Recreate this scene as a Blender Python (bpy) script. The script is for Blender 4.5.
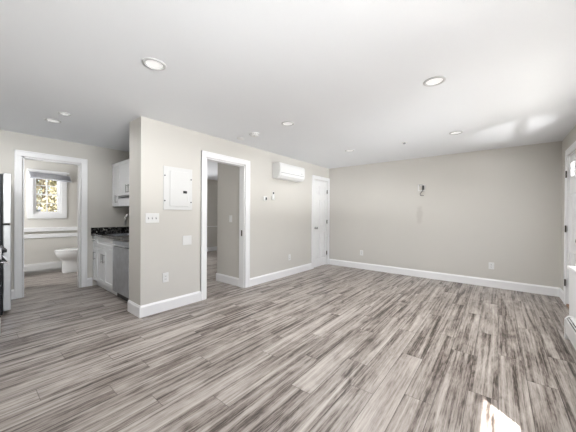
import bpy, bmesh, math, random
from mathutils import Vector, Matrix, Euler
random.seed(7)
S = bpy.context.scene
for o in list(bpy.data.objects): bpy.data.objects.remove(o)
COL = S.collection
PI = math.pi

# ------------------------------------------------------------------ camera
CAM_H = 1.249
yaw, pit, rol = 0.6773, -0.0050, 0.0064
F = Vector((-math.sin(yaw)*math.cos(pit), math.cos(yaw)*math.cos(pit), math.sin(pit)))
Rv = Vector((math.cos(yaw), math.sin(yaw), 0)); Uv = Rv.cross(F)
R2 = Rv*math.cos(rol)+Uv*math.sin(rol); U2 = -Rv*math.sin(rol)+Uv*math.cos(rol)
cd = bpy.data.cameras.new('camera'); cam = bpy.data.objects.new('camera', cd); COL.objects.link(cam)
cd.sensor_width = 36; cd.lens = 261.0*36/576; cd.clip_start = 0.02; cd.clip_end = 300
m = Matrix((R2, U2, -F)).transposed().to_4x4(); m.translation = (0, 0, CAM_H); cam.matrix_world = m
S.camera = cam

# ------------------------------------------------------------------ view, sky, sun, added fill lamps
S.view_settings.view_transform = 'Standard'; S.view_settings.look = 'None'
S.view_settings.gamma = 1; S.view_settings.use_curve_mapping = False
S.view_settings.exposure = 0.06
SKY_STRENGTH = 0.35
SUN_ENERGY = 26.0
LAMP_W = 12.8           # each recessed downlight
KITCHEN_LAMP_W = 4.2
W = bpy.data.worlds.new('sky'); S.world = W; W.use_nodes = True
nt = W.node_tree; nt.nodes.clear()
sk = nt.nodes.new('ShaderNodeTexSky'); sk.sky_type = 'NISHITA'; sk.sun_disc = False
sk.sun_elevation = math.radians(58); sk.sun_rotation = math.radians(132); sk.dust_density = 2.0
bg = nt.nodes.new('ShaderNodeBackground'); bg.inputs['Strength'].default_value = SKY_STRENGTH
wo = nt.nodes.new('ShaderNodeOutputWorld')
nt.links.new(sk.outputs[0], bg.inputs[0]); nt.links.new(bg.outputs[0], wo.inputs[0])

def lamp(name, kind, energy, loc, direction, color=(1, 1, 1), **kw):
    d = bpy.data.lights.new(name, kind); d.energy = energy; d.color = color
    for k, v in kw.items(): setattr(d, k, v)
    o = bpy.data.objects.new(name, d); COL.objects.link(o); o.location = loc
    o.rotation_euler = Vector(direction).to_track_quat('-Z', 'Y').to_euler()
    return o
e = math.radians(58.2)
lamp('sun', 'SUN', SUN_ENERGY, (6, -6, 9), (-.743*math.cos(e), .669*math.cos(e), -math.sin(e)), (1, .99, .98), angle=math.radians(.6))
# added lamps outdoors, standing in for daylight and ground bounce to fill the rooms
lamp('daylight_fill_right', 'AREA', 17, (1.25, .6, 1.30), (-1, .3, 0), (.95, .975, 1), shape='RECTANGLE', size=1.8, size_y=1.1)
lamp('bounce_fill_near', 'AREA', 480, (5.5, .4, -.1), (-1, 0, .28), (.96, .985, 1), shape='RECTANGLE', size=4.0, size_y=1.6)
lamp('bounce_fill_distant', 'AREA', 950, (8.5, .7, -.22), (-1, .02, .2), (.96, .985, 1), shape='RECTANGLE', size=6.0, size_y=1.5)
lamp('bounce_fill_right', 'AREA', 12, (3.2, 2.8, 0), (-1, 0, .42), (.96, .985, 1), shape='RECTANGLE', size=3.0, size_y=1.6)
lamp('bounce_fill_far', 'AREA', 170, (5.5, 2.8, -.1), (-1, .1, .28), (.96, .985, 1), shape='RECTANGLE', size=4.0, size_y=1.6)
lamp('added_glint_spot', 'SPOT', 280, (1.7, 2.4, .10), (.15-1.7, 4.72-2.4, 2.42-.1), (1, 1, 1), spot_size=math.radians(15), spot_blend=.7, shadow_soft_size=.06)  # added outdoor spot, stands in for sun reflected onto the ceiling
lamp('bedroom_fill', 'AREA', 95, (-7.95, 3.55, 1.5), (1, 0, 0), (.97, .98, 1), shape='RECTANGLE', size=1.0, size_y=1.0)  # added lamp, fills the bedroom through its added window

# ------------------------------------------------------------------ dimensions (metres, from the camera)
H = 2.42
XA = -3.342; XE = -3.692; YC = 1.334; YB = 5.813; XR = .766; XK = -5.466; YS = -.45
XBATH = -7.40; YK = 2.0; XBED = -7.6

# ------------------------------------------------------------------ mesh helpers
class MB:
    def __init__(s): s.bm = bmesh.new()
    def box(s, x0, x1, y0, y1, z0, z1, rot=None, piv=None):
        r = bmesh.ops.create_cube(s.bm, size=1)['verts']
        M = Matrix.Translation(((x0+x1)/2, (y0+y1)/2, (z0+z1)/2)) @ Matrix.Diagonal((abs(x1-x0), abs(y1-y0), abs(z1-z0), 1))
        if rot is not None:
            p = Vector(piv) if piv else Vector(((x0+x1)/2, (y0+y1)/2, (z0+z1)/2))
            M = Matrix.Translation(p) @ Euler(rot).to_matrix().to_4x4() @ Matrix.Translation(-p) @ M
        bmesh.ops.transform(s.bm, matrix=M, verts=r); return s
    def lathe(s, prof, c=(0, 0, 0), axis='Z', n=32, cap=True):
        rings = []
        for (r, h) in prof:
            ring = []
            for i in range(n):
                a = 2*PI*i/n; v = (r*math.cos(a), r*math.sin(a), h)
                if axis == 'X': v = (v[2], v[0], v[1])
                elif axis == 'Y': v = (v[1], v[2], v[0])
                ring.append(s.bm.verts.new((v[0]+c[0], v[1]+c[1], v[2]+c[2])))
            rings.append(ring)
        for a, b in zip(rings, rings[1:]):
            for i in range(n): s.bm.faces.new((a[i], a[(i+1) % n], b[(i+1) % n], b[i]))
        if cap:
            s.bm.faces.new(rings[0][::-1]); s.bm.faces.new(rings[-1])
        return s
    def loft(s, rings, cap=True):
        rs = [[s.bm.verts.new(p) for p in r] for r in rings]; n = len(rs[0])
        for a, b in zip(rs, rs[1:]):
            for i in range(n): s.bm.faces.new((a[i], a[(i+1) % n], b[(i+1) % n], b[i]))
        if cap: s.bm.faces.new(rs[0][::-1]); s.bm.faces.new(rs[-1])
        return s
    def prism(s, pts, axis, a, b):      # closed 2D outline extruded along an axis from a to b
        def P(p, t):
            return {'X': (t, p[0], p[1]), 'Y': (p[0], t, p[1]), 'Z': (p[0], p[1], t)}[axis]
        return s.loft([[P(p, a) for p in pts], [P(p, b) for p in pts]])
    def tube(s, pts, r, n=8):
        pts = [Vector(p) for p in pts]; rings = []
        rr = r if isinstance(r, (list, tuple)) else [r]*len(pts)
        up = Vector((.13, .21, .97))
        for i, p in enumerate(pts):
            t = (pts[min(i+1, len(pts)-1)]-pts[max(i-1, 0)]).normalized()
            a = t.cross(up)
            if a.length < .05: a = t.cross(Vector((1, 0, 0)))
            a.normalize(); b = t.cross(a)
            rings.append([p+(a*math.cos(2*PI*k/n)+b*math.sin(2*PI*k/n))*rr[i] for k in range(n)])
        return s.loft(rings)
    def build(s, name, mat, parent=None, bevel=0, smooth=False, seg=2):
        bmesh.ops.recalc_face_normals(s.bm, faces=s.bm.faces)
        me = bpy.data.meshes.new(name); s.bm.to_mesh(me); s.bm.free()
        o = bpy.data.objects.new(name, me); COL.objects.link(o); me.materials.append(mat)
        if parent: o.parent = parent; o.matrix_parent_inverse = Matrix.Translation(-Vector(parent.location)) if parent.type == 'EMPTY' else Matrix.Identity(4)
        if bevel:
            b = o.modifiers.new('bevel', 'BEVEL'); b.width = bevel; b.segments = seg; b.limit_method = 'ANGLE'; b.angle_limit = .6
        if smooth:
            for p in me.polygons: p.use_smooth = True
        return o
def empty(name, loc):
    o = bpy.data.objects.new(name, None); COL.objects.link(o); o.location = loc; o.empty_display_size = .05; return o
def tag(o, label, cat, group=None, kind=None):
    o['label'] = label; o['category'] = cat
    if group: o['group'] = group
    if kind: o['kind'] = kind
    return o
def thing(name, loc, label, cat, group=None): return tag(empty(name, loc), label, cat, group)
def struct(o): o['kind'] = 'structure'; return o
def sbox(name, mat, *b, bevel=0): return struct(MB().box(*b).build(name, mat, bevel=bevel))
def copy_tree(o):
    c = o.copy(); COL.objects.link(c)
    for ch in list(o.children):
        d = ch.copy(); COL.objects.link(d); d.parent = c; d.matrix_parent_inverse = ch.matrix_parent_inverse.copy()
        for g in list(ch.children):
            k = g.copy(); COL.objects.link(k); k.parent = d; k.matrix_parent_inverse = g.matrix_parent_inverse.copy()
    return c
def holed(name, mat, axis, t0, t1, u0, u1, z0, z1, holes):
    us = sorted({u0, u1, *[h[0] for h in holes], *[h[1] for h in holes]}); zs = sorted({z0, z1, *[h[2] for h in holes], *[h[3] for h in holes]})
    mb = MB()
    for a, b in zip(us, us[1:]):
        # merge vertical runs
        run = None
        for c, d in zip(zs, zs[1:]):
            solid = not any(h[0] <= (a+b)/2 <= h[1] and h[2] <= (c+d)/2 <= h[3] for h in holes)
            if solid: run = (run[0], d) if run else (c, d)
            if (not solid or d == zs[-1]) and run:
                if axis == 'X': mb.box(t0, t1, a, b, run[0], run[1])
                else: mb.box(a, b, t0, t1, run[0], run[1])
                run = None
    return struct(mb.build(name, mat))

# ------------------------------------------------------------------ materials
def nodes(name):
    m = bpy.data.materials.new(name); m.use_nodes = True
    return m, m.node_tree, m.node_tree.nodes['Principled BSDF']
def L(t, a, b): t.links.new(a, b)
def srgb(r, g, b):
    f = lambda c: (c/12.92 if c <= .04045 else ((c+.055)/1.055)**2.4)
    return (f(r/255), f(g/255), f(b/255), 1)
def mat(name, col, rough=.5, metal=0, var=.03, scale=6, bump=0, bscale=300, spec=.5):
    m, t, p = nodes(name)
    tc = t.nodes.new('ShaderNodeNewGeometry')
    n = t.nodes.new('ShaderNodeTexNoise'); n.inputs['Scale'].default_value = scale; n.inputs['Detail'].default_value = 3
    L(t, tc.outputs['Position'], n.inputs['Vector'])
    r = t.nodes.new('ShaderNodeValToRGB')
    r.color_ramp.elements[0].position = .3; r.color_ramp.elements[1].position = .7
    r.color_ramp.elements[0].color = tuple(c*(1-var) for c in col[:3])+(1,)
    r.color_ramp.elements[1].color = tuple(min(1, c*(1+var)) for c in col[:3])+(1,)
    L(t, n.outputs['Fac'], r.inputs[0]); L(t, r.outputs[0], p.inputs['Base Color'])
    p.inputs['Roughness'].default_value = rough; p.inputs['Metallic'].default_value = metal; p.inputs['Specular IOR Level'].default_value = spec
    if bump:
        n2 = t.nodes.new('ShaderNodeTexNoise'); n2.inputs['Scale'].default_value = bscale; L(t, tc.outputs['Position'], n2.inputs['Vector'])
        b = t.nodes.new('ShaderNodeBump'); b.inputs['Strength'].default_value = bump; b.inputs['Distance'].default_value = .002
        L(t, n2.outputs['Fac'], b.inputs['Height']); L(t, b.outputs[0], p.inputs['Normal'])
    return m
def emit(name, col, s):
    m, t, p = nodes(name); p.inputs['Emission Color'].default_value = (*col, 1); p.inputs['Emission Strength'].default_value = s
    p.inputs['Base Color'].default_value = (.8, .8, .8, 1); return m

M_WALL = mat('wall_paint', srgb(214, 211, 205), .6, var=.012, scale=1.5, bump=.05, spec=.3)
M_CEIL = mat('ceiling_paint', srgb(243, 245, 248), .8, var=.006, scale=1.2, bump=.05, spec=.2)
M_TRIM = mat('white_trim', srgb(247, 247, 248), .35, var=.01)
M_PLASTIC = mat('white_plastic', srgb(234, 234, 233), .35, var=.01)
M_RING = mat('shaded_ring', srgb(206, 206, 206), .4, var=.01)  # greyed plastic, edge shading of the ring put into its colour
M_PANELW = mat('white_enamel', srgb(222, 222, 221), .3, var=.01)
M_CAB = mat('cabinet_white', srgb(244, 245, 246), .35, var=.012)
M_STEEL = mat('stainless_steel', srgb(186, 189, 194), .36, .75, var=.10, scale=12)
M_STEELL = mat('bright_steel', srgb(222, 224, 226), .3, .85, var=.03, scale=25)
M_CHROME = mat('chrome', srgb(215, 215, 218), .12, 1)
M_NICKEL = mat('brushed_nickel', srgb(168, 168, 168), .3, 1)
M_BRONZE = mat('dark_hinge', srgb(92, 86, 80), .4, .8)
M_BLACK = mat('black_plastic', srgb(26, 26, 28), .35)
M_DARKG = mat('dark_glass', srgb(14, 16, 20), .08)
M_DGREY = mat('dark_grey_metal', srgb(60, 62, 66), .4, .3)
M_GREY = mat('grey_plastic', srgb(140, 142, 145), .4)
M_PORC = mat('porcelain', srgb(240, 240, 240), .12, var=.005)
M_BLIND = mat('blind_vinyl', srgb(196, 197, 204), .45)
M_WOOD = mat('threshold_wood', srgb(150, 118, 92), .5, var=.15, scale=20)
M_BARK = mat('bark', srgb(96, 82, 68), .9, var=.2, scale=10)
M_EXT = mat('ground_cover', srgb(186, 183, 176), .9, var=.08, scale=.8)
M_LENS = emit('lamp_lens', (1, .99, .97), .42)
def glass():
    m, t, p = nodes('window_glass'); t.nodes.remove(p)
    tr = t.nodes.new('ShaderNodeBsdfTransparent'); gl = t.nodes.new('ShaderNodeBsdfGlossy'); gl.inputs['Roughness'].default_value = .02
    mx = t.nodes.new('ShaderNodeMixShader')
    mx.inputs[0].default_value = .06; L(t, tr.outputs[0], mx.inputs[1]); L(t, gl.outputs[0], mx.inputs[2])
    L(t, mx.outputs[0], t.nodes['Material Output'].inputs[0]); return m
M_GLASS = glass()
def granite():
    m, t, p = nodes('black_granite'); g = t.nodes.new('ShaderNodeNewGeometry')
    v = t.nodes.new('ShaderNodeTexVoronoi'); v.inputs['Scale'].default_value = 48; L(t, g.outputs['Position'], v.inputs['Vector'])
    r = t.nodes.new('ShaderNodeValToRGB'); el = r.color_ramp.elements
    el[0].position = 0; el[0].color = srgb(18, 18, 20); el[1].position = 1; el[1].color = srgb(214, 212, 206)
    for pos, c in ((.55, (30, 30, 32)), (.72, (104, 103, 100)), (.86, (46, 46, 46))):
        q = el.new(pos); q.color = srgb(*c)
    L(t, v.outputs['Color'], r.inputs[0]); L(t, r.outputs[0], p.inputs['Base Color']); p.inputs['Roughness'].default_value = .15; return m
M_GRANITE = granite()
def leaf(name, cols):
    m, t, p = nodes(name); g = t.nodes.new('ShaderNodeNewGeometry')
    r = t.nodes.new('ShaderNodeValToRGB'); el = r.color_ramp.elements
    el[0].color = srgb(*cols[0]); el[1].color = srgb(*cols[-1])
    for i, c in enumerate(cols[1:-1]): q = el.new((i+1)/(len(cols)-1)); q.color = srgb(*c)
    L(t, g.outputs['Random Per Island'], r.inputs[0]); L(t, r.outputs[0], p.inputs['Base Color']); p.inputs['Roughness'].default_value = .7; return m
M_LEAFS = [leaf('olive_leaves', [(86, 83, 54), (120, 115, 78), (146, 140, 106)]),
           leaf('straw_leaves', [(112, 104, 76), (142, 134, 104), (166, 160, 136)]),
           leaf('russet_leaves', [(104, 94, 70), (134, 124, 96), (160, 152, 128)])]

def floor_mat():
    m, t, p = nodes('grey_oak_plank'); N = t.nodes.new
    def mth(op, a, b=None, c=None):
        n = N('ShaderNodeMath'); n.operation = op
        for i, v in enumerate((a, b, c)):
            if v is None: continue
            if isinstance(v, (int, float)): n.inputs[i].default_value = v
            else: L(t, v, n.inputs[i])
        return n.outputs[0]
    g = N('ShaderNodeNewGeometry'); sp = N('ShaderNodeSeparateXYZ'); L(t, g.outputs['Position'], sp.inputs[0])
    X, Y = sp.outputs[0], sp.outputs[1]
    xs = mth('DIVIDE', mth('ADD', X, .84+17), .17); col = mth('FLOOR', xs); fx = mth('FRACT', xs)
    ys = mth('ADD', mth('DIVIDE', mth('ADD', Y, 20), 1.22), mth('ADD', mth('MULTIPLY', col, .3819), mth('MULTIPLY', mth('SINE', mth('MULTIPLY', col, 2.3)), .08))); row = mth('FLOOR', ys); fy = mth('FRACT', ys)
    cb = N('ShaderNodeCombineXYZ'); L(t, col, cb.inputs[0]); L(t, row, cb.inputs[1])
    w2 = N('ShaderNodeTexWhiteNoise'); w2.noise_dimensions = '3D'; L(t, cb.outputs[0], w2.inputs['Vector'])
    off = N('ShaderNodeVectorMath'); off.operation = 'SCALE'; off.inputs['Scale'].default_value = 40; L(t, w2.outputs['Color'], off.inputs[0])
    def grain(sx, sy, det, dist, rough=.55):
        c = N('ShaderNodeCombineXYZ'); L(t, mth('MULTIPLY', X, sx), c.inputs[0]); L(t, mth('MULTIPLY', Y, sy), c.inputs[1])
        a = N('ShaderNodeVectorMath'); L(t, c.outputs[0], a.inputs[0]); L(t, off.outputs[0], a.inputs[1])
        n = N('ShaderNodeTexNoise'); n.inputs['Scale'].default_value = 1; n.inputs['Detail'].default_value = det; n.inputs['Distortion'].default_value = dist
        n.inputs['Roughness'].default_value = rough
        L(t, a.outputs[0], n.inputs['Vector']); return n.outputs['Fac']
    n1 = grain(17, .62, 7, .6, .62); n2 = grain(170, 10, 3, .3, .7); n3 = grain(7, 2.0, 5, 1.2, .6); n4 = grain(52, 1.0, 4, .4)
    v = mth('ADD', mth('ADD', mth('MULTIPLY', n1, .38), mth('MULTIPLY', n4, .24)), mth('ADD', mth('MULTIPLY', n2, .18), mth('MULTIPLY', n3, .20)))
    v = mth('ADD', v, mth('MULTIPLY', mth('SUBTRACT', w2.outputs['Value'], .5), .03))
    r = N('ShaderNodeValToRGB'); el = r.color_ramp.elements
    el[0].position = .40; el[0].color = srgb(58, 51, 46); el[1].position = .61; el[1].color = srgb(193, 187, 179)
    for pos, c in ((.44, (90, 82, 75)), (.465, (123, 112, 107)), (.495, (147, 139, 131)), (.54, (169, 160, 154))):
        q = el.new(pos); q.color = srgb(*c)
    L(t, v, r.inputs[0])
    sx_ = mth('MAXIMUM', mth('LESS_THAN', fx, .026), mth('LESS_THAN', fy, .003))
    mx = N('ShaderNodeMix'); mx.data_type = 'RGBA'; mx.inputs['B'].default_value = srgb(88, 80, 76) if False else (0, 0, 0, 1)
    L(t, mth('MULTIPLY', sx_, .7), mx.inputs['Factor']); L(t, r.outputs[0], mx.inputs[6]); mx.inputs[7].default_value = srgb(70, 62, 58)
    L(t, mx.outputs[2], p.inputs['Base Color'])
    p.inputs['Roughness'].default_value = .33; p.inputs['Specular IOR Level'].default_value = .32
    b = N('ShaderNodeBump'); b.inputs['Strength'].default_value = .12; b.inputs['Distance'].default_value = .003
    L(t, mth('SUBTRACT', n2, sx_), b.inputs['Height']); L(t, b.outputs[0], p.inputs['Normal'])
    return m
M_FLOOR = floor_mat()
def wallB_mat():     # same paint with one smudged strip below the cable hole
    m = M_WALL.copy(); m.name = 'wall_paint_smudged'; t = m.node_tree; p = t.nodes['Principled BSDF']; N = t.nodes.new
    src = p.inputs['Base Color'].links[0].from_socket
    g = N('ShaderNodeNewGeometry')
    mp = N('ShaderNodeMapping'); mp.vector_type = 'POINT'; mp.inputs['Location'].default_value = (1.245/.062, 0, -1.27/.19); mp.inputs['Scale'].default_value = (1/.062, 0, 1/.19)
    L(t, g.outputs['Position'], mp.inputs[0])
    n = N('ShaderNodeTexNoise'); n.inputs['Scale'].default_value = 14; L(t, g.outputs['Position'], n.inputs['Vector'])
    ln = N('ShaderNodeVectorMath'); ln.operation = 'LENGTH'; L(t, mp.outputs[0], ln.inputs[0])
    ad = N('ShaderNodeMath'); ad.operation = 'ADD'; L(t, ln.outputs['Value'], ad.inputs[0]); L(t, n.outputs['Fac'], ad.inputs[1])
    mr = N('ShaderNodeMapRange'); mr.inputs['From Min'].default_value = 1.1; mr.inputs['From Max'].default_value = 1.7; mr.inputs['To Min'].default_value = .30; mr.inputs['To Max'].default_value = 0
    L(t, ad.outputs[0], mr.inputs[0])
    mx = N('ShaderNodeMix'); mx.data_type = 'RGBA'; mx.inputs[7].default_value = srgb(178, 172, 165)
    L(t, mr.outputs[0], mx.inputs[0]); L(t, src, mx.inputs[6]); L(t, mx.outputs[2], p.inputs['Base Color']); return m
M_WALLB = wallB_mat()

# ------------------------------------------------------------------ setting: shell
TH = .12
sbox('floor', M_FLOOR, XBED-TH, XR+TH, YS-TH, YB+TH, -.12, 0)
sbox('ceiling', M_CEIL, XBED-TH, XR+TH, YS-TH, YB+TH, H, H+.15)
sbox('added_sun_blocker', M_TRIM, XR+TH, 2.6, 1.62, 6.2, 2.30, 2.40)  # added unseen slab, keeps the sun out of the added right window
# bathroom sits at x < XK - TH ; bedroom behind wall_left
D1 = (2.235, 2.985, 0, 2.08)       # doorway to the bedroom
D2 = (5.105, 5.725, 0, 2.08)       # closet door
D3 = (.548, 1.235, 0, 2.08)        # bathroom doorway
D4 = (4.392, 5.312, 0, 2.10)       # entry door
WR = (-.32, 1.50, .90, 2.075)        # right window
WR_FILL = (2.4, 4.2, .90, 2.02)      # added unseen right window, lets in fill light
WBT = (.885, 1.335, 1.225, 2.06)   # bathroom window
WBD_FILL = (3.0, 4.1, .95, 2.0)         # added unseen bedroom window, brightens that room
holed('wall_left', M_WALL, 'X', XA-TH, XA, YK+TH, YB, 0, H, [D1, D2])
sbox('wall_left_end', M_WALL, XE, XA, YC, YK+TH, 0, H)
holed('wall_back', M_WALLB, 'Y', YB, YB+TH, XBED-TH, XR+TH, 0, H, [])
holed('wall_right', M_WALL, 'X', XR, XR+TH, YS-TH, YB, 0, H, [WR, WR_FILL, D4])
holed('wall_rear', M_WALL, 'Y', YS-TH, YS, XBATH-TH, XR, 0, H, [])
holed('wall_kitchen', M_WALL, 'X', XK-TH, XK, YS, YK, 0, H, [D3])
sbox('wall_partition', M_WALL, XBED, XE, YK, YK+TH, 0, H)
holed('wall_bathroom', M_WALL, 'X', XBATH-TH, XBATH, YS, YK, 0, H, [WBT])
holed('wall_bedroom', M_WALL, 'X', XBED-TH, XBED, YK+TH, YB, 0, H, [WBD_FILL])
sbox('wall_stub', M_WALL, -4.12, XA-TH, 3.0, 3.12, 0, H)
# lower walls thicker than the upper ones, with a cap
sbox('wall_ledge', M_WALL if False else M_TRIM, .612, XR, YS, 4.13, 0, .68)
sbox('trim_ledge_cap', M_TRIM, .598, XR, YS, 4.165, .68, .712, bevel=.006)
sbox('wall_bathroom_ledge', M_WALL, XBATH, -7.355, YS, YK, 0, .87)
struct(MB().box(XBATH, -7.315, YS, YK, .87, .95).box(-7.355, -7.338, YS, YK, .735, .815).build('trim_bathroom_ledge', M_TRIM, bevel=.006))
sbox('wall_bedroom_ledge', M_WALL, XBED, -7.56, YK+TH, YB, 0, .825)
sbox('trim_bedroom_ledge', M_TRIM, XBED, -7.535, YK+TH, YB, .825, .845, bevel=.004)

# baseboards
BH, BT = .142, .016
def bb_prof(s): return [(0, 0), (s*BT, 0), (s*BT, BH-.022), (s*.010, BH-.012), (s*.006, BH), (0, BH)]
def base_x(name, x, s, segs):       # on a wall of constant x, s = side it faces
    mb = MB()
    for a, b in segs: mb.prism([(x+p[0], p[1]) for p in bb_prof(s)], 'Y', a, b)
    return struct(mb.build(name, M_TRIM))
def base_y(name, y, s, segs):
    mb = MB()
    for a, b in segs: mb.prism([(y+p[0], p[1]) for p in bb_prof(s)], 'X', a, b)
    return struct(mb.build(name, M_TRIM))
CW = .088
base_x('baseboard_left', XA, 1, [(YC, D1[0]-CW+.002), (D1[1]+CW+.01, D2[0]-CW+.004)])
base_y('baseboard_end', YC, -1, [(XE, XA+BT)])
base_y('baseboard_back', YB, -1, [(XA, XR)])
base_x('baseboard_right', XR, -1, [(D4[1]+CW, YB-BT)])
base_x('baseboard_kitchen', XK, 1, [(D3[1]+CW, 1.398), (.376, D3[0]-CW)])
base_y('baseboard_stub', 3.0, -1, [(-4.12-BT, XA-TH-.02)])
base_x('baseboard_bedroom', -7.56, 1, [(YK+TH, YB)])

# door casings and jambs
def casing_x(n, x, s, D, jamb, right_w=CW, left_w=CW):   # casing on wall face x facing s, jamb depth behind
    t = .018; mb = MB(); a, b, _, zt = D
    for (y0, y1, z0, z1) in ((a-left_w, a-.006, 0, zt+.006), (b+.006, b+right_w, 0, zt+.006), (a-left_w, b+right_w, zt+.006, zt+CW)):
        mb.box(x, x+s*t, y0, y1, z0, z1)
    # raised outer moulding
    mb.box(x, x+s*(t+.006), a-left_w, a-left_w+.02, 0, zt+CW).box(x, x+s*(t+.006), b+right_w-.02, b+right_w, 0, zt+CW).box(x, x+s*(t+.006), a-left_w, b+right_w, zt+CW-.02, zt+CW)
    struct(mb.build(f'trim_{n}', M_TRIM, bevel=.003))
    j = MB(); x2 = x-s*jamb
    j.box(x2, x, a-.004, a+.016, 0, zt).box(x2, x, b-.016, b+.004, 0, zt).box(x2, x, a-.004, b+.004, zt-.016, zt+.004)
    return struct(j.build(f'trim_{n+10}', M_TRIM))
casing_x(1, XA, 1, D1, TH, right_w=.105)
casing_x(2, XA, 1, D2, TH, right_w=YB-D2[1]-.004)
casing_x(3, XK, 1, D3, TH)
casing_x(4, XR, -1, D4, TH)

# ------------------------------------------------------------------ doors
def panel_slab(name, mat_, parent, x0, x1, y0, y1, z0, z1, panels, s):
    """door slab between x0..x1 (thickness), face on the s side; panels = (u0,u1,v0,v1) fractions"""
    mb = MB(); w = y1-y0; h = z1-z0; d = .013
    fx = x1 if s > 0 else x0; core = fx-s*d; bk = x0 if s > 0 else x1
    mb.box(bk, core, y0, y1, z0, z1)
    us = sorted({0, 1, *[p[0] for p in panels], *[p[1] for p in panels]}); vs = sorted({0, 1, *[p[2] for p in panels], *[p[3] for p in panels]})
    for a, b in zip(us, us[1:]):
        for c, e_ in zip(vs, vs[1:]):
            if not any(p[0] <= (a+b)/2 <= p[1] and p[2] <= (c+e_)/2 <= p[3] for p in panels):
                mb.box(core, fx, y0+a*w, y0+b*w, z0+c*h, z0+e_*h)
    for p in panels:
        if len(p) > 4: continue
        g = .024; ya, yb, za, zb = y0+p[0]*w, y0+p[1]*w, z0+p[2]*h, z0+p[3]*h; i = g+.026
        o_ = [(core, ya+g, za+g), (core, yb-g, za+g), (core, yb-g, zb-g), (core, ya+g, zb-g)]
        f_ = [(core+s*.011, ya+i, za+i), (core+s*.011, yb-i, za+i), (core+s*.011, yb-i, zb-i), (core+s*.011, ya+i, zb-i)]
        mb.loft([o_, f_])
    return mb.build(name, mat_, parent)
def hinge(parent, x, y, z, s): return MB().lathe([(.006, -.048), (.009, -.045), (.009, .045), (.006, .048)], (x, y, z), n=10).box(x-.002*s, x+.004*s, y-.018, y+.018, z-.044, z+.044).build('hinge', M_BRONZE, parent)
six = [(.14, .45, .09, .40), (.55, .86, .09, .40), (.14, .45, .46, .78), (.55, .86, .46, .78), (.14, .45, .84, .94), (.55, .86, .84, .94)]
d = struct(empty('door_1', (XA, D2[0], 0)))
panel_slab('door_slab', M_TRIM, d, XA-.045, XA-.008, D2[0]+.02, D2[1]-.02, .012, D2[3]-.02, six, 1)
MB().lathe([(.001, 0), (.03, 0), (.03, .006), (.012, .012), (.010, .035), (.024, .042), (.029, .055), (.024, .066), (.001, .07)], (XA-.008, D2[0]+.085, .94), 'X', 20, False).build('door_knob', M_NICKEL, d, smooth=True)
for z in (.303, 1.079, 1.824): hinge(d, XA+.004, D2[1]-.016, z, 1)
d = struct(empty('door_2', (XR, D4[0], 0)))
lite = [(.115, .40, .81, .925), (.60, .885, .81, .925)]
pan = [(.115, .40, .08, .36), (.60, .885, .08, .36), (.115, .40, .42, .75), (.60, .885, .42, .75)]
# slab built round its two glazed openings
Y0, Y1, Z0, Z1 = D4[0]+.02, D4[1]-.02, .03, D4[3]-.02
mb = MB(); us = [0, .115, .40, .60, .885, 1]; w = Y1-Y0; h = Z1-Z0
zl0, zl1 = Z0+.858*h, Z0+.952*h
mb.box(XR+.012, XR+.05, Y0, Y1, Z0, zl0).box(XR+.012, XR+.05, Y0, Y1, zl1, Z1)
for a, b in ((0, .11), (.34, .66), (.89, 1)): mb.box(XR+.012, XR+.05, Y0+a*w, Y0+b*w, zl0, zl1)
for p in pan:
    ya, yb, za, zb = Y0+p[0]*w, Y0+p[1]*w, Z0+p[2]*h, Z0+p[3]*h
    for q in range(2):
        g = .03*q
        for bx in ((ya+g, ya+g+.012, za+g, zb-g), (yb-g-.012, yb-g, za+g, zb-g), (ya+g, yb-g, za+g, za+g+.012), (ya+g, yb-g, zb-g-.012, zb-g)):
            mb.box(XR+.004+.003*q, XR+.012, *bx)
mb.build('door_slab', M_TRIM, d, bevel=.002)
for a, b in ((.11, .34), (.66, .89)):
    ya, yb = Y0+a*w, Y0+b*w
    MB().box(XR+.004, XR+.012, ya-.02, ya+.004, zl0-.02, zl1+.02).box(XR+.004, XR+.012, yb-.004, yb+.02, zl0-.02, zl1+.02).box(XR+.004, XR+.012, ya, yb, zl0-.02, zl0+.004).box(XR+.004, XR+.012, ya, yb, zl1-.004, zl1+.02).build('lite_frame', M_TRIM, d)
    MB().box(XR+.028, XR+.032, ya, yb, zl0, zl1).build('glass_lite', M_GLASS, d)
for z in (.32, 1.075, 1.84): hinge(d, XR-.024, D4[1]-.012, z, -1)
MB().lathe([(.001, 0), (.03, 0), (.03, -.006), (.012, -.012), (.010, -.035), (.024, -.042), (.029, -.055), (.024, -.066), (.001, -.07)], (XR+.012, Y0+.07, .96), 'X', 20, False).build('door_knob', M_NICKEL, d, smooth=True)
sbox('trim_threshold', M_WOOD, XR-.01, XR+TH, D4[0]+.017, D4[1]-.017, 0, .026)
d = struct(empty('door_3', (XK-TH, D3[0], 0)))
MB().box(XK-TH-.70, XK-TH-.012, .518, .553, .014, 2.055).build('door_slab', M_TRIM, d, bevel=.002)
for z in (.22, 1.02, 1.85): MB().box(XK-TH-.0125, XK-TH-.009, .521, .550, z-.045, z+.045).lathe([(.006, -.045), (.006, .045)], (XK-TH-.004, .557, z), n=8).build('hinge', M_NICKEL, d)
MB().lathe([(.001, 0), (.03, 0), (.03, .006), (.011, .012), (.011, .03), (.026, .04), (.026, .055), (.001, .062)], (XK-TH-.63, .553, .95), 'Y', 18, False).build('door_knob', M_NICKEL, d, smooth=True)
# strike plate on the bedroom doorway jamb
tag(MB().box(XA-.07, XA-.04, D1[1]-.0185, D1[1]-.016, .88, .98).build('strike_plate', M_BRONZE), 'small dark metal strike plate on the right jamb of the open doorway', 'strike plate')

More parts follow.
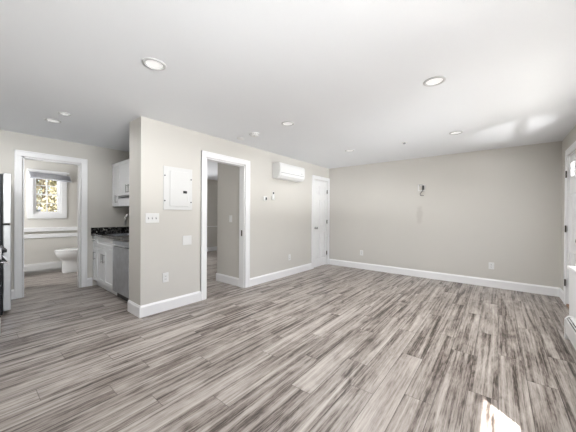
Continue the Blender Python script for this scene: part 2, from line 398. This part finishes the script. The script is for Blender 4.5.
# ------------------------------------------------------------------ windows
def window_x(n, xg, W_, s, cols, rows, casing=.09, face=None, apron=True):
    """double hung window, glass at x=xg, room side s"""
    a, b, z0, z1 = W_; zm = (z0+z1)/2; r = struct(empty(f'window_{n}', (xg, (a+b)/2, z0)))
    f = MB(); q = .03
    for bx in ((a, a+q, z0, z1), (b-q, b, z0, z1), (a+q, b-q, z0, z0+q), (a+q, b-q, z1-q, z1)): f.box(xg-.045, xg+.045, *bx)
    f.build('window_frame', M_TRIM, r)
    for k, (c0, c1) in enumerate(((z0+q, zm+.015), (zm-.015, z1-q))):
        x0 = xg+s*(.012 if k == 0 else -.018); sa = MB(); w = .03
        for bx in ((a+q, a+q+w, c0, c1), (b-q-w, b-q, c0, c1), (a+q+w, b-q-w, c0, c0+w), (a+q+w, b-q-w, c1-w, c1)): sa.box(x0-.014, x0+.014, *bx)
        for i in range(1, cols):
            y = a+(b-a)*i/cols; sa.box(x0-.008, x0+.008, y-.009, y+.009, c0+w, c1-w)
        for i in range(1, rows):
            z = c0+(c1-c0)*i/rows; sa.box(x0-.0078, x0+.0078, a+q+w, b-q-w, z-.009, z+.009)
        so = sa.build('sash', M_TRIM, r)
        MB().box(x0-.002, x0+.002, a+q+w, b-q-w, c0+w, c1-w).build('pane', M_GLASS, so).matrix_parent_inverse = Matrix.Identity(4)
    if face is not None:
        c = MB(); t = .018
        for bx in ((a-casing, a+.004, z0-casing, z1+casing), (b-.004, b+casing, z0-casing, z1+casing), (a, b, z1-.004, z1+casing), (a, b, z0-casing, z0+.004)):
            c.box(face, face+s*t, *bx)
        c.build('window_casing', M_TRIM, r, bevel=.002)
    return r
def fix_children(r):
    for c in r.children:
        for g in c.children: g.matrix_parent_inverse = Matrix.Identity(4)
for args in ((1, XR+.064, WR, -1, 2, 1, .07, XR), (2, XR+.064, WR_FILL, -1, 1, 1, .07, XR), (3, XBATH-.06, WBT, 1, 2, 2, .088, XBATH), (4, XBED-.06, WBD_FILL, 1, 2, 2, .08, XBED)):
    window_x(*args)
# ------------------------------------------------------------------ outdoors beyond the bathroom window
def ground():
    mb = MB(); bm = mb.bm; g = []
    xs = [60, 20, 1.2, -7.75, -11, -14, -17, -20, -24, -40, -70]; zz = [-.3, -.3, -.3, -.3, -.2, .35, 1.0, 1.35, 1.6, 2.0, 2.5]
    for x, z in zip(xs, zz): g.append([bm.verts.new((x, y, z)) for y in (-60, -20, -5, 0, 5, 10, 20, 60)])
    for A, B in zip(g, g[1:]):
        for i in range(7): bm.faces.new((A[i], A[i+1], B[i+1], B[i]))
    return struct(mb.build('ground', M_EXT))
ground()
def tree(name, label, x, y, z, hgt, rad, n, lm, size):
    t = thing(name, (x, y, z), label, 'tree', 'trees outside the bathroom window')
    rr = random.Random(hash((round(x*7), round(y*11))) & 1023)
    mb = MB(); mb.tube([(x, y, z-.2), (x+.05, y+.04, z+hgt*.4), (x-.04, y, z+hgt*.9)], [.11, .08, .02], 7)
    for k in range(7):
        a = rr.uniform(0, 2*PI); zb = z+hgt*rr.uniform(.1, .6); l = rad*rr.uniform(.6, .95)
        mb.tube([(x, y, zb), (x+l*.5*math.cos(a), y+l*.5*math.sin(a), zb+.3*l), (x+l*math.cos(a), y+l*math.sin(a), zb+.7*l)], [.04, .025, .01], 5)
    mb.build('trunk', M_BARK, t)
    mb = MB(); bm = mb.bm
    for _ in range(n):
        u = rr.random()**.45; th = rr.uniform(0, 2*PI); ph = math.acos(rr.uniform(-1, 1))
        p = Vector((x+rad*u*math.sin(ph)*math.cos(th), y+rad*u*math.sin(ph)*math.sin(th), z+hgt*.5+hgt*.52*u*math.cos(ph)))
        ro = Euler((rr.uniform(0, 6), rr.uniform(0, 6), rr.uniform(0, 6))).to_matrix(); s = size*rr.uniform(.6, 1.3)
        bm.faces.new([bm.verts.new(p+ro @ Vector(v)) for v in ((-s, 0, 0), (0, -s*.55, s*.1), (s, 0, 0), (0, s*.55, s*.1))])
    mb.build('foliage', lm, t)
tspec = [(-14.5, 1.25, .5, 1.9, 0, 'low olive bush outside the bathroom window, behind its left panes', .62), (-14.5, 2.62, .5, 1.9, 1, 'straw coloured bush outside the bathroom window, behind its right panes', .62),
         (-20.0, 1.55, 1.2, 5.2, 2, 'russet tree outside the bathroom window, behind its left half', 1.25), (-20.0, 4.2, 1.2, 5.5, 0, 'olive tree outside the bathroom window, at its right edge', 1.25), (-25.5, 3.6, 1.4, 7.0, 1, 'tall pale tree farthest outside the bathroom window', 2.3)]
for x, y, z, h_, k, lb, rad in tspec:
    tree('bush' if h_ < 3 else 'tree', lb, x, y, z, h_, rad, 5200, M_LEAFS[k], .065 if h_ < 3 else .12)

# ------------------------------------------------------------------ kitchen: sink run
CF = 1.405            # face of the doors
def shaker(name, parent, x0, x1, z0, z1, y=CF, slab=False):
    mb = MB(); t = .019
    if slab or (z1-z0) < .2 and False: mb.box(x0, x1, y, y+t, z0, z1)
    else:
        w = min(.058, (x1-x0)*.28); wz = min(.058, (z1-z0)*.28)
        mb.box(x0, x0+w, y, y+t, z0, z1).box(x1-w, x1, y, y+t, z0, z1).box(x0+w, x1-w, y, y+t, z0, z0+wz).box(x0+w, x1-w, y, y+t, z1-wz, z1).box(x0+w, x1-w, y+.009, y+t, z0+wz, z1-wz)
    return mb.build(name, M_CAB, parent, bevel=.0015)
def pull(parent, x, y, z, L_, vert=True):
    h = L_/2; mb = MB()
    if vert: pts = [(x, y-.03, z-h), (x, y-.03, z+h)]; posts = ((x, z-h*.75), (x, z+h*.75))
    else: pts = [(x-h, y-.03, z), (x+h, y-.03, z)]; posts = ((x-h*.75, z), (x+h*.75, z))
    mb.tube(pts, .0065, 10)
    for px, pz in posts: mb.tube([(px, y, pz), (px, y-.03, pz)], .005, 8)
    o = mb.build('handle', M_NICKEL, parent); o.matrix_parent_inverse = Matrix.Identity(4); return o
c = thing('base_cabinet', (-4.97, 1.7, 0), 'white shaker base cabinet under the granite counter beside the dishwasher', 'cabinet')
xl, xr = XK+.004, -4.478
MB().box(xl, xl+.018, CF+.019, YK-.002, .10, .868).box(xr-.018, xr, CF+.019, YK-.002, .10, .868).box(xl+.018, xr-.018, CF+.019, YK-.002, .10, .118).box(xl+.018, xr-.018, YK-.008, YK-.002, .118, .868).box(xl+.018, xr-.018, CF+.019, CF+.03, .118, .868).build('carcass', M_CAB, c)
MB().box(xl, xr, CF+.06, YK-.002, 0, .10).build('toe_kick', M_CAB, c)
MB().box(xl, xl+.03, CF, CF+.019, .10, .868).build('filler', M_CAB, c)
for (a, b, hs) in ((xl+.034, -5.292, [-5.325]), (-5.286, -4.890, [-4.930]), (-4.884, xr-.004, [-4.846])):
    o = shaker('door', c, a, b, .112, .70)
    for hx in hs: pull(o, hx, CF, .535, .14)
o = shaker('drawer', c, xl+.034, -5.292, .712, .86); pull(o, -5.36, CF, .786, .08, False)
shaker('drawer', c, -5.286, xr-.004, .712, .86)
# dishwasher
dw = thing('dishwasher', (-4.17, 1.7, 0), 'stainless steel dishwasher with bar handle at the right end of the sink cabinets', 'dishwasher')
MB().box(-4.470, -3.874, CF+.02, YK-.03, .09, .866).build('tub', M_DGREY, dw)
MB().box(-4.470, -3.874, CF-.012, CF+.02, .105, .765).build('door', M_STEEL, dw, bevel=.004)
MB().box(-4.470, -3.874, CF-.012, CF+.02, .783, .858).build('control_panel', M_STEEL, dw, bevel=.004)
MB().tube([(-4.43, CF-.045, .80), (-3.914, CF-.045, .80)], .011, 10).tube([(-4.42, CF-.012, .80), (-4.42, CF-.045, .80)], .008).tube([(-3.924, CF-.012, .80), (-3.924, CF-.045, .80)], .008).build('handle', M_STEELL, dw)
MB().box(-4.470, -3.874, CF+.05, CF+.065, .002, .09).build('toe_kick', M_BLACK, dw)
tag(MB().box(-3.868, XE-.001, CF+.0, CF+.019, .0, .868).build('cabinet_filler', M_CAB), 'narrow white filler board between the dishwasher and the wall end', 'cabinet panel')
ct = thing('countertop', (-4.6, 1.7, .868), 'speckled black granite countertop with splash over the white base cabinet', 'countertop')
# slab with a sink cut-out
sx0, sx1, sy0, sy1 = -5.14, -4.62, 1.49, 1.83; X0, X1, Y0c, Y1c = XK+.003, XE-.002, CF-.03, YK-.002
MB().box(X0, sx0, Y0c, Y1c, .87, .902).box(sx1, X1, Y0c, Y1c, .87, .902).box(sx0, sx1, Y0c, sy0, .87, .902).box(sx0, sx1, sy1, Y1c, .87, .902).build('slab', M_GRANITE, ct)
MB().box(X0, X0+.02, Y0c, Y1c-.02, .902, 1.004).build('side_splash', M_GRANITE, ct)
MB().box(X0, X1, Y1c-.02, Y1c, .902, 1.004).build('back_splash', M_GRANITE, ct)
mb = MB(); z = .72
mb.box(sx0, sx1, sy0, sy1, z, z+.004).box(sx0, sx0+.003, sy0, sy1, z, .899).box(sx1-.003, sx1, sy0, sy1, z, .899).box(sx0, sx1, sy0, sy0+.003, z, .899).box(sx0, sx1, sy1-.003, sy1, z, .899)
mb.build('sink_bowl', M_STEEL, ct)
fc = thing('faucet', (-4.88, 1.90, .902), 'chrome gooseneck kitchen faucet over the counter behind the wall end', 'faucet')
MB().lathe([(.027, 0), (.027, .012), (.02, .02), (.018, .10), (.014, .11)], (-4.88, 1.90, .903), n=20).build('body', M_CHROME, fc, smooth=True)
arc = [(-4.88, 1.90, 1.0)]+[(-4.88, 1.90-.095+.095*math.cos(a), 1.15+.095*math.sin(a)) for a in [PI*i/10 for i in range(11)]]+[(-4.88, 1.705, 1.10)]
MB().tube(arc, .016, 12).build('spout', M_NICKEL, fc, smooth=True)
MB().tube([(-4.88, 1.705, 1.10), (-4.88, 1.70, 1.045)], [.021, .019], 12).build('spray_head', M_NICKEL, fc)
MB().tube([(-4.862, 1.90, .97), (-4.80, 1.89, 1.0)], [.008, .006], 8).build('lever', M_CHROME, fc)
# upper cabinet
UF = 1.69; u = thing('wall_cabinet', (-5.0, 1.85, 1.375), 'white wall cabinet with a tall door and an open niche above the sink counter', 'cabinet')
ux0, ux1 = XK+.004, XE-.004
mb = MB(); mb.box(ux0, ux0+.018, UF+.02, YK-.002, 1.375, 2.145).box(ux0, ux1, UF+.02, YK-.002, 2.127, 2.145).box(ux0, ux1, YK-.012, YK-.002, 1.375, 2.127).box(ux1-.018, ux1, UF+.02, YK-.002, 1.375, 2.127)
mb.box(-5.19, -5.172, UF+.02, YK-.012, 1.375, 2.127).box(-5.172, ux1, UF+.02, YK-.012, 1.555, 1.573).box(ux0, ux1, UF+.02, YK-.012, 1.375, 1.393)
mb.build('carcass', M_CAB, u)
o = shaker('door', u, ux0+.002, -5.168, 1.378, 2.142, UF); pull(o, -5.205, UF, 1.50, .13)
for a, b, hx in ((-5.164, -4.69, -4.735), (-4.686, -4.2, -4.64), (-4.196, ux1-.003, -4.15)):
    o = shaker('door', u, a, b, 1.56, 2.142, UF); pull(o, hx, UF, 1.66, .13)
MB().box(-5.164, ux1, UF+.004, UF+.02, 1.378, 1.505).build('valance', M_CAB, u)

# ------------------------------------------------------------------ kitchen: refrigerator and range at the left edge
fr = thing('refrigerator', (-5.06, 0, 0), 'stainless steel top freezer refrigerator beside the bathroom doorway', 'refrigerator')
MB().box(-5.42, -4.705, -.40, .292, .03, 1.725).build('body', M_DGREY, fr, bevel=.006)
o = MB().box(-5.42, -4.70, .30, .372, 1.118, 1.735).build('freezer_door', M_STEELL, fr, bevel=.008)
MB().tube([(-5.36, .372, 1.16), (-5.36, .40, 1.17), (-5.36, .40, 1.45), (-5.36, .372, 1.46)], .009, 8).build('handle', M_STEEL, o).matrix_parent_inverse = Matrix.Identity(4)
o = MB().box(-5.42, -4.70, .30, .372, .045, 1.098).build('fridge_door', M_STEELL, fr, bevel=.008)
MB().tube([(-5.36, .372, .61), (-5.36, .40, .62), (-5.36, .40, 1.04), (-5.36, .372, 1.05)], .009, 8).build('handle', M_STEEL, o).matrix_parent_inverse = Matrix.Identity(4)
MB().box(-5.42, -4.71, .26, .30, .0, .04).build('kick_grille', M_BLACK, fr)
MB().box(-5.41, -4.71, .292, .300, .05, 1.725).build('gasket', M_BLACK, fr)
MB().box(-5.40, -4.715, .305, .36, 1.099, 1.117).build('dark_gap_fill', M_BLACK, fr)  # black fill, paints the shadow between the two doors
st = thing('range', (-4.22, -.08, 0), 'stainless range with black oven glass and chrome handle in front of the refrigerator', 'stove')
MB().box(-4.60, -3.842, -.40, .195, .03, .90).build('body', M_DGREY, st)
MB().box(-4.60, -3.842, .195, .232, .035, .20).build('drawer', M_STEELL, st, bevel=.004)
o = MB().box(-4.60, -3.842, .195, .232, .21, .775).build('oven_door', M_DARKG, st, bevel=.004)
MB().tube([(-4.56, .282, .80-.06), (-3.90, .282, .80-.06)], .012, 10).tube([(-4.50, .232, .74), (-4.50, .282, .74)], .009).tube([(-3.95, .232, .74), (-3.95, .282, .74)], .009).build('handle', M_CHROME, o).matrix_parent_inverse = Matrix.Identity(4)
MB().box(-4.60, -3.842, .195, .238, .785, .90).build('control_panel', M_STEELL, st, bevel=.004)
for i in range(5):
    kx = -4.50+i*.14
    MB().lathe([(.024, 0), (.024, .012), (.019, .018), (.017, .042), (.001, .044)], (kx, .238, .86), 'Y', 18, False).build('knob', M_BLACK, st)
MB().box(-4.60, -3.842, -.40, .215, .90, .915).build('cooktop', M_DARKG, st, bevel=.003)
for bx, by in ((-4.41, -.25), (-4.41, .05), (-4.03, -.25), (-4.03, .05)):
    MB().lathe([(.085, 0), (.09, .006), (.07, .012), (.03, .012)], (bx, by, .9155), n=24).build('burner', M_BLACK, st)

# ------------------------------------------------------------------ bathroom
TX = -7.08
t = thing('toilet', (TX, 1.6, 0), 'white porcelain toilet with closed lid seen through the bathroom doorway', 'toilet')
def egg(z, yf, yb, w, n=28, k=.6):   # outline, pointed towards -y
    out = []
    for i in range(n):
        a = 2*PI*i/n; c, s = math.cos(a), math.sin(a)
        ym = yf+(yb-yf)*k
        y = ym+(c*(yb-ym) if c > 0 else c*(ym-yf)); out.append((TX+w*math.copysign(abs(s)**.85, s), y, z))
    return out
MB().loft([egg(0, 1.285, 1.88, .125), egg(.02, 1.283, 1.88, .127), egg(.14, 1.288, 1.87, .118), egg(.235, 1.29, 1.86, .118), egg(.27, 1.275, 1.86, .13), egg(.31, 1.235, 1.86, .155), egg(.36, 1.195, 1.85, .178), egg(.41, 1.178, 1.84, .187), egg(.44, 1.176, 1.84, .187), egg(.446, 1.182, 1.83, .182)]).build('bowl', M_PORC, t, smooth=True)
MB().loft([egg(.447, 1.174, 1.80, .186), egg(.452, 1.172, 1.80, .19), egg(.462, 1.172, 1.80, .19), egg(.466, 1.176, 1.80, .186)]).build('seat', M_PORC, t)
MB().loft([egg(.4675, 1.176, 1.80, .186), egg(.473, 1.173, 1.80, .189), egg(.484, 1.175, 1.80, .187), egg(.492, 1.19, 1.79, .172), egg(.495, 1.22, 1.77, .14)]).build('lid', M_PORC, t)
MB().box(TX-.21, TX+.21, 1.815, 1.988, .42, .80).build('tank', M_PORC, t, bevel=.02, seg=3)
MB().box(TX-.22, TX+.22, 1.805, 1.992, .802, .835).build('tank_lid', M_PORC, t, bevel=.008)
MB().tube([(TX+.15, 1.815, .74), (TX+.15, 1.795, .74), (TX+.09, 1.792, .735)], .007, 8).build('flush_lever', M_CHROME, t)
for sx in (-1, 1): MB().lathe([(.014, 0), (.014, .012), (.006, .02)], (TX+sx*.138, 1.62, 0.0), n=12).build('bolt_cap', M_PORC, t)
# baseboard heaters
def heater_x(name, xb, s, y0, y1, label, z0=.03, hgt=.20, dep=.065, endside=1):
    """hot water baseboard: back plate, hood, front cover with a slot, end caps; xb = wall face, s = room side"""
    h = thing(name, (xb, (y0+y1)/2, 0), label, 'baseboard heater')
    P = lambda pts: [(xb+s*a, z0+b) for a, b in pts]
    ya, yb = y0+.045, y1-.045
    MB().prism(P([(.001, 0), (.005, 0), (.005, hgt), (.001, hgt)]), 'Y', ya, yb).build('back_plate', M_PANELW, h)
    MB().prism(P([(.005, hgt-.004), (dep-.036, hgt-.004), (dep-.030, hgt-.008), (dep-.028, hgt-.005), (dep-.035, hgt), (.005, hgt)]), 'Y', ya, yb).build('hood', M_PANELW, h)
    MB().prism(P([(dep-.004, .035), (dep, .035), (dep, hgt-.03), (dep-.006, hgt-.020), (dep-.009, hgt-.023), (dep-.004, hgt-.033)]), 'Y', ya, yb).build('front_cover', M_PANELW, h)
    MB().prism(P([(dep-.023, hgt-.012), (dep-.015, hgt-.016), (dep-.015, hgt-.019), (dep-.023, hgt-.015)]), 'Y', ya, yb).build('damper', M_PANELW, h)
    MB().prism(P([(.006, .04), (dep-.008, .04), (dep-.008, hgt-.05), (.006, hgt-.05)]), 'Y', ya, yb).build('dark_slot_fill', M_BLACK, h)  # black fill, paints the shade inside the slots
    for a, b in ((y0, ya), (yb, y1)):
        MB().prism(P([(.001, -.028), (dep+.004, -.028), (dep+.004, hgt-.03), (dep-.018, hgt+.004), (.001, hgt+.004)]), 'Y', a, b).build('end_cap', M_PANELW, h, bevel=.004)
    return h
heater_x('baseboard_heater', .611, -1, .9, 3.88, 'white baseboard heater at the right edge below the white ledge')
heater_x('baseboard_heater', -7.355, 1, YS+.02, 1.42, 'long white baseboard heater along the bathroom wall left of the toilet', z0=.045, hgt=.17)
# blind pulled up over the bathroom window
bl = thing('window_blind', (XBATH, 1.13, 2.05), 'grey window blind pulled up and hanging crooked over the bathroom window', 'blind')
MB().box(XBATH+.02, XBATH+.085, .80, 1.455, 2.10, 2.13).build('head_rail', M_TRIM, bl, bevel=.004)
mb = MB()
for i in range(9):
    mb.box(XBATH+.022, XBATH+.078+.002*i, .825+.003*i, 1.465+.003*i, 2.068-.011*i, 2.071-.011*i, rot=(-.045, .0, 0), piv=(XBATH, 1.13, 2.0))
mb.build('slats', M_BLIND, bl)
MB().box(XBATH+.022, XBATH+.10, .845, 1.49, 1.945, 1.968, rot=(-.05, 0, 0)).build('bottom_rail', M_BLIND, bl, bevel=.004)
for y in (.95, 1.34): MB().tube([(XBATH+.05, y, 2.09), (XBATH+.055, y+.01, 1.96)], .0015, 5).build('lift_cord', M_PLASTIC, bl)

# ------------------------------------------------------------------ things on the left wall
p = thing('electrical_panel', (XA, 1.80, 1.30), 'white electrical breaker panel cover with a black latch on the left wall', 'electrical panel')
MB().box(XA+.001, XA+.012, 1.600, 2.003, 1.303, 1.866).build('cover', M_PANELW, p, bevel=.004)
o = MB().box(XA+.0125, XA+.020, 1.682, 1.940, 1.352, 1.815).build('panel_door', M_PANELW, p, bevel=.003)
mb = MB()
for zz in (1.36, 1.395): mb.box(XA+.0201, XA+.0218, 1.73, 1.92, zz, zz+.008)
mb.build('pressed_rib', M_PANELW, p)
MB().box(XA+.0205, XA+.026, 1.862, 1.918, 1.528, 1.562).build('latch', M_BLACK, p, bevel=.002)
MB().box(XA+.0205, XA+.024, 1.925, 1.938, 1.42, 1.50).build('label_tab', M_PLASTIC, p)
for yy, zz in ((1.618, 1.745), (1.618, 1.42), (1.985, 1.725), (1.985, 1.41)):
    MB().lathe([(.009, 0), (.008, .004), (.003, .006)], (XA+.012, yy, zz), 'X', 12).build('screw', M_DGREY, p)
def plate(name, o, w, h, label, cat, axis='X', s=1, kind='outlet', gangs=1, group=None):
    """wall plate centred at o = (x,y,z) on a wall face"""
    t = thing(name, o, label, cat, group); x, y, z = o
    def B(u0, u1, v0, v1, d0, d1):
        return (x+s*d0, x+s*d1, y+u0, y+u1, z+v0, z+v1) if axis == 'X' else (x+u0, x+u1, y+s*d0, y+s*d1, z+v0, z+v1)
    MB().box(*B(-w/2, w/2, -h/2, h/2, .001, .007)).build('plate', M_PLASTIC, t, bevel=.003)
    for g in range(gangs):
        u = (g-(gangs-1)/2)*.046
        if kind == 'toggle':
            so = MB().box(*B(u-.006, u+.006, -.013, .013, .007, .0085)).build('toggle_slot', M_GREY, t)
            MB().box(*B(u-.0045, u+.0045, .0, .014, .0085, .020)).build('toggle', M_PLASTIC, t, bevel=.001)
        elif kind == 'rocker':
            MB().box(*B(u-.0165, u+.0165, -.033, .033, .007, .010)).build('rocker', M_PLASTIC, t, bevel=.002)
        elif kind == 'outlet':
            for dz in (-.0195, .0195):
                so = MB().box(*B(-.016, .016, dz-.014, dz+.014, .007, .0095)).build('socket', M_PLASTIC, t, bevel=.002)
                MB().box(*B(-.008, -.005, dz-.005, dz+.006, .0095, .0100)).box(*B(.005, .008, dz-.005, dz+.006, .0095, .0100)).box(*B(-.002, .002, dz-.011, dz-.007, .0095, .0100)).build('slot', M_DGREY, so).matrix_parent_inverse = Matrix.Identity(4)
    return t
plate('light_switch', (XA, 1.467, 1.196), .165, .118, 'white three toggle switch plate on the left wall near its end', 'light switch', kind='toggle', gangs=3)
plate('blank_plate', (XA, 1.934, .887), .13, .128, 'blank white square cover plate left of the open doorway', 'wall plate', kind='blank')
plate('wall_outlet', (XA, 1.636, .428), .078, .122, 'white wall outlet below the breaker panel near the wall end', 'outlet', group='wall outlets')
plate('wall_outlet', (XA, 4.21, .372), .078, .122, 'white wall outlet on the left wall below the air conditioner', 'outlet', group='wall outlets')
plate('wall_outlet', (-2.468, YB, .372), .078, .122, 'white wall outlet on the back wall near the closet door corner', 'outlet', axis='Y', s=-1, group='wall outlets')
plate('wall_outlet', (-.083, YB, .375), .078, .120, 'white wall outlet low on the back wall near the entry door', 'outlet', axis='Y', s=-1, group='wall outlets')
plate('light_switch', (-3.728, 3.0, 1.168), .078, .122, 'single white rocker switch on the short wall inside the open doorway', 'light switch', axis='Y', s=-1, kind='rocker')
# split air conditioner
ac = thing('air_conditioner', (XA, 4.06, 1.93), 'white wall mounted split air conditioner below the ceiling', 'air conditioner')
prof = [(.002, 1.95), (.002, 2.228), (.165, 2.228), (.192, 2.205), (.200, 2.16), (.200, 2.03), (.190, 1.985), (.150, 1.945), (.09, 1.932), (.03, 1.932)]
MB().prism([(XA+a, b) for a, b in prof], 'Y', 3.665, 4.46).build('body', M_PLASTIC, ac, bevel=.008, seg=3)
MB().prism([(XA+a, b) for a, b in [(.197, 2.04), (.204, 2.04), (.204, 2.165), (.196, 2.21), (.189, 2.208), (.196, 2.16)]], 'Y', 3.672, 4.453).build('front_panel', M_PLASTIC, ac, bevel=.003)
MB().prism([(XA+a, b) for a, b in [(.150, 1.944), (.154, 1.938), (.197, 1.985), (.203, 2.03), (.199, 2.032), (.191, 1.988)]], 'Y', 3.72, 4.40).build('louver', M_PLASTIC, ac, bevel=.002)
MB().box(XA+.192, XA+.2015, 3.70, 4.42, 2.033, 2.039).build('groove_shade_strip', M_GREY, ac)  # grey strip, paints the shade of the groove above the louver
MB().prism([(XA+a, b) for a, b in [(.15, 1.9465), (.2025, 2.03), (.2025, 2.16), (.192, 2.2065), (.15, 2.2285), (.02, 2.2285), (.02, 1.95)]], 'Y', 3.655, 3.6645).build('end_cap', M_PLASTIC, ac)
MB().box(XA+.2045, XA+.2056, 4.33, 4.36, 2.075, 2.085).build('indicator', M_GREY, ac)
th = thing('thermostat', (XA, 3.465, 1.54), 'small white thermostat with a dark display left of the remote holder', 'thermostat')
MB().box(XA+.001, XA+.022, 3.415, 3.515, 1.505, 1.580).build('case', M_PLASTIC, th, bevel=.006)
MB().box(XA+.0222, XA+.024, 3.468, 3.505, 1.515, 1.565).build('display', M_DGREY, th)
rm = thing('remote_holder', (XA, 3.685, 1.53), 'white remote control in its wall holder below the air conditioner', 'remote control')
MB().box(XA+.001, XA+.010, 3.650, 3.722, 1.532, 1.62).box(XA+.010, XA+.026, 3.650, 3.657, 1.532, 1.60).box(XA+.010, XA+.026, 3.715, 3.722, 1.532, 1.60).box(XA+.010, XA+.026, 3.650, 3.722, 1.532, 1.540).build('holder', M_PLASTIC, rm, bevel=.002)
MB().box(XA+.0105, XA+.022, 3.660, 3.712, 1.541, 1.685).build('remote', M_PLASTIC, rm, bevel=.004)
MB().box(XA+.0222, XA+.0232, 3.668, 3.704, 1.638, 1.676).build('screen', M_DGREY, rm)

# ------------------------------------------------------------------ cable on the back wall
cb = thing('cable_bracket', (-1.20, YB, 1.81), 'white cable bracket with a dangling black cord high on the back wall', 'cable bracket')
mb = MB(); bx = lambda a, b, c_, d_: mb.box(a, b, YB-.010, YB-.001, c_, d_)
bx(-1.275, -1.258, 1.745, 1.875); bx(-1.155, -1.138, 1.745, 1.875); bx(-1.258, -1.155, 1.858, 1.875); bx(-1.258, -1.155, 1.745, 1.762)
mb.build('frame', M_PLASTIC, cb, bevel=.002)
MB().box(-1.258, -1.155, YB-.004, YB-.0005, 1.762, 1.858).build('opening', M_WALL, cb)
MB().box(-1.193, -1.158, YB-.040, YB-.012, 1.765, 1.852).build('plug', M_BLACK, cb, bevel=.005)
MB().tube([(-1.176, YB-.026, 1.768), (-1.185, YB-.028, 1.745), (-1.212, YB-.024, 1.715), (-1.232, YB-.02, 1.685), (-1.225, YB-.018, 1.660), (-1.20, YB-.018, 1.648), (-1.165, YB-.018, 1.652)], .0055, 8).build('cord', M_BLACK, cb)
MB().tube([(-1.255, YB-.012, 1.85), (-1.24, YB-.02, 1.872), (-1.20, YB-.02, 1.876), (-1.178, YB-.024, 1.85)], .003, 6).build('thin_wire', M_GREY, cb)

# ------------------------------------------------------------------ ceiling things
def downlight(x, y, label, r=.084):
    t = thing('downlight', (x, y, H), label, 'ceiling light', 'recessed downlights')
    k = r/.084
    MB().lathe([(.060*k, -.0012), (.0645*k, -.009), (.067*k, -.0105), (.078*k, -.007), (.0835*k, -.005), (.084*k, -.0003)], (x, y, H), n=40, cap=False).build('trim_ring', M_RING, t, smooth=True)
    MB().lathe([(.001, -.0012), (.062*k, -.0015)], (x, y, H), n=36, cap=False).build('lens', M_LENS, t)
    l = lamp('lamp', 'AREA', (LAMP_W*(.85 if y > 4 else 1) if x > -3.3 else KITCHEN_LAMP_W*(1.2 if y < 0 else 1)), (x, y, H-.012), (0, 0, -1), (.99, .995, 1), shape='DISK', size=.12*k); l.data.spread = math.radians(170)
    l.parent = t; l.matrix_parent_inverse = Matrix.Translation((-x, -y, -H))
    return t
for x, y, lb, r in ((-2.10, .935, 'recessed ceiling downlight at upper left, in front of the wall end', .084), (-.44, 2.57, 'recessed ceiling downlight at upper right, nearest the camera', .087),
                    (-2.11, 2.61, 'recessed ceiling downlight just right of the smoke detector', .084), (-2.105, 4.39, 'recessed ceiling downlight nearest the closet door corner', .084),
                    (-.47, 4.35, 'recessed ceiling downlight nearest the back wall on the right', .084), (-4.39, .71, 'kitchen ceiling downlight in front of the bathroom doorway, larger of the two', .08),
                    (-4.75, -.05, 'added unseen kitchen downlight above the range, lighting the cabinet fronts', .08), (-3.98, .745, 'small kitchen ceiling downlight, nearer of the two before the bathroom', .058)):  # the one over the range is added to light the cabinets
    downlight(x, y, lb, r)
bt = thing('bathroom_fill_light', (-6.75, YS, 1.85), 'added unseen wall light that fills the bathroom from its side wall', 'wall light')  # added fixture out of view, brightens the bathroom
MB().box(-6.98, -6.52, YS+.001, YS+.03, 1.80, 1.90).build('back_plate', M_NICKEL, bt, bevel=.004)
for gx in (-6.90, -6.75, -6.60):
    MB().lathe([(.001, -.055), (.03, -.05), (.05, -.02), (.055, .02), (.05, .05), (.001, .055)], (gx, YS+.10, 1.84), n=20, cap=False).build('globe', M_LENS, bt, smooth=True)
l = lamp('bathroom_fill_lamp', 'AREA', 30, (-6.75, YS+.17, 1.82), (-.35, 1, -.7), (.99, .995, 1), shape='RECTANGLE', size=.4, size_y=.1)
l.parent = bt; l.matrix_parent_inverse = Matrix.Translation((6.75, -YS, -1.85))
sm = thing('smoke_detector', (-2.755, 2.635, H), 'round white smoke detector on the ceiling above the open doorway', 'smoke detector')
MB().lathe([(.075, 0), (.075, -.012), (.001, -.012)], (-2.755, 2.635, H), n=32, cap=False).build('base', M_PLASTIC, sm)
MB().lathe([(.066, -.012), (.066, -.022), (.058, -.036), (.035, -.042), (.001, -.042)], (-2.755, 2.635, H), n=32, cap=False).build('cover', M_PLASTIC, sm, bevel=.003)
for i in range(14):
    a = 2*PI*i/14; mb = MB(); mb.box(-2.755+.0655*math.cos(a)-.004, -2.755+.0655*math.cos(a)+.004, 2.635+.0655*math.sin(a)-.004, 2.635+.0655*math.sin(a)+.004, H-.021, H-.014)
    mb.build('vent', M_GREY, sm)
MB().lathe([(.010, -.042), (.009, -.045), (.001, -.045)], (-2.73, 2.61, H), n=12, cap=False).build('test_button', M_GREY, sm)
tag(MB().lathe([(.055, 0), (.055, -.010), (.045, -.018), (.001, -.02)], (-3.085, 2.66, H), n=28, cap=False).build('motion_sensor', M_PLASTIC, smooth=True), 'small flat white disc on the ceiling left of the smoke detector', 'sensor')
sp = thing('ceiling_sensor', (-1.18, 4.44, H), 'tiny round sensor on the ceiling above the cable bracket', 'ceiling sensor')
MB().lathe([(.042, 0), (.040, -.006), (.001, -.006)], (-1.18, 4.44, H), n=24, cap=False).build('flange', M_PLASTIC, sp)
MB().lathe([(.018, -.006), (.016, -.022), (.001, -.024)], (-1.18, 4.44, H), n=16, cap=False).build('sensor_tip', M_GREY, sp)
fix = bpy.context.view_layer.update()
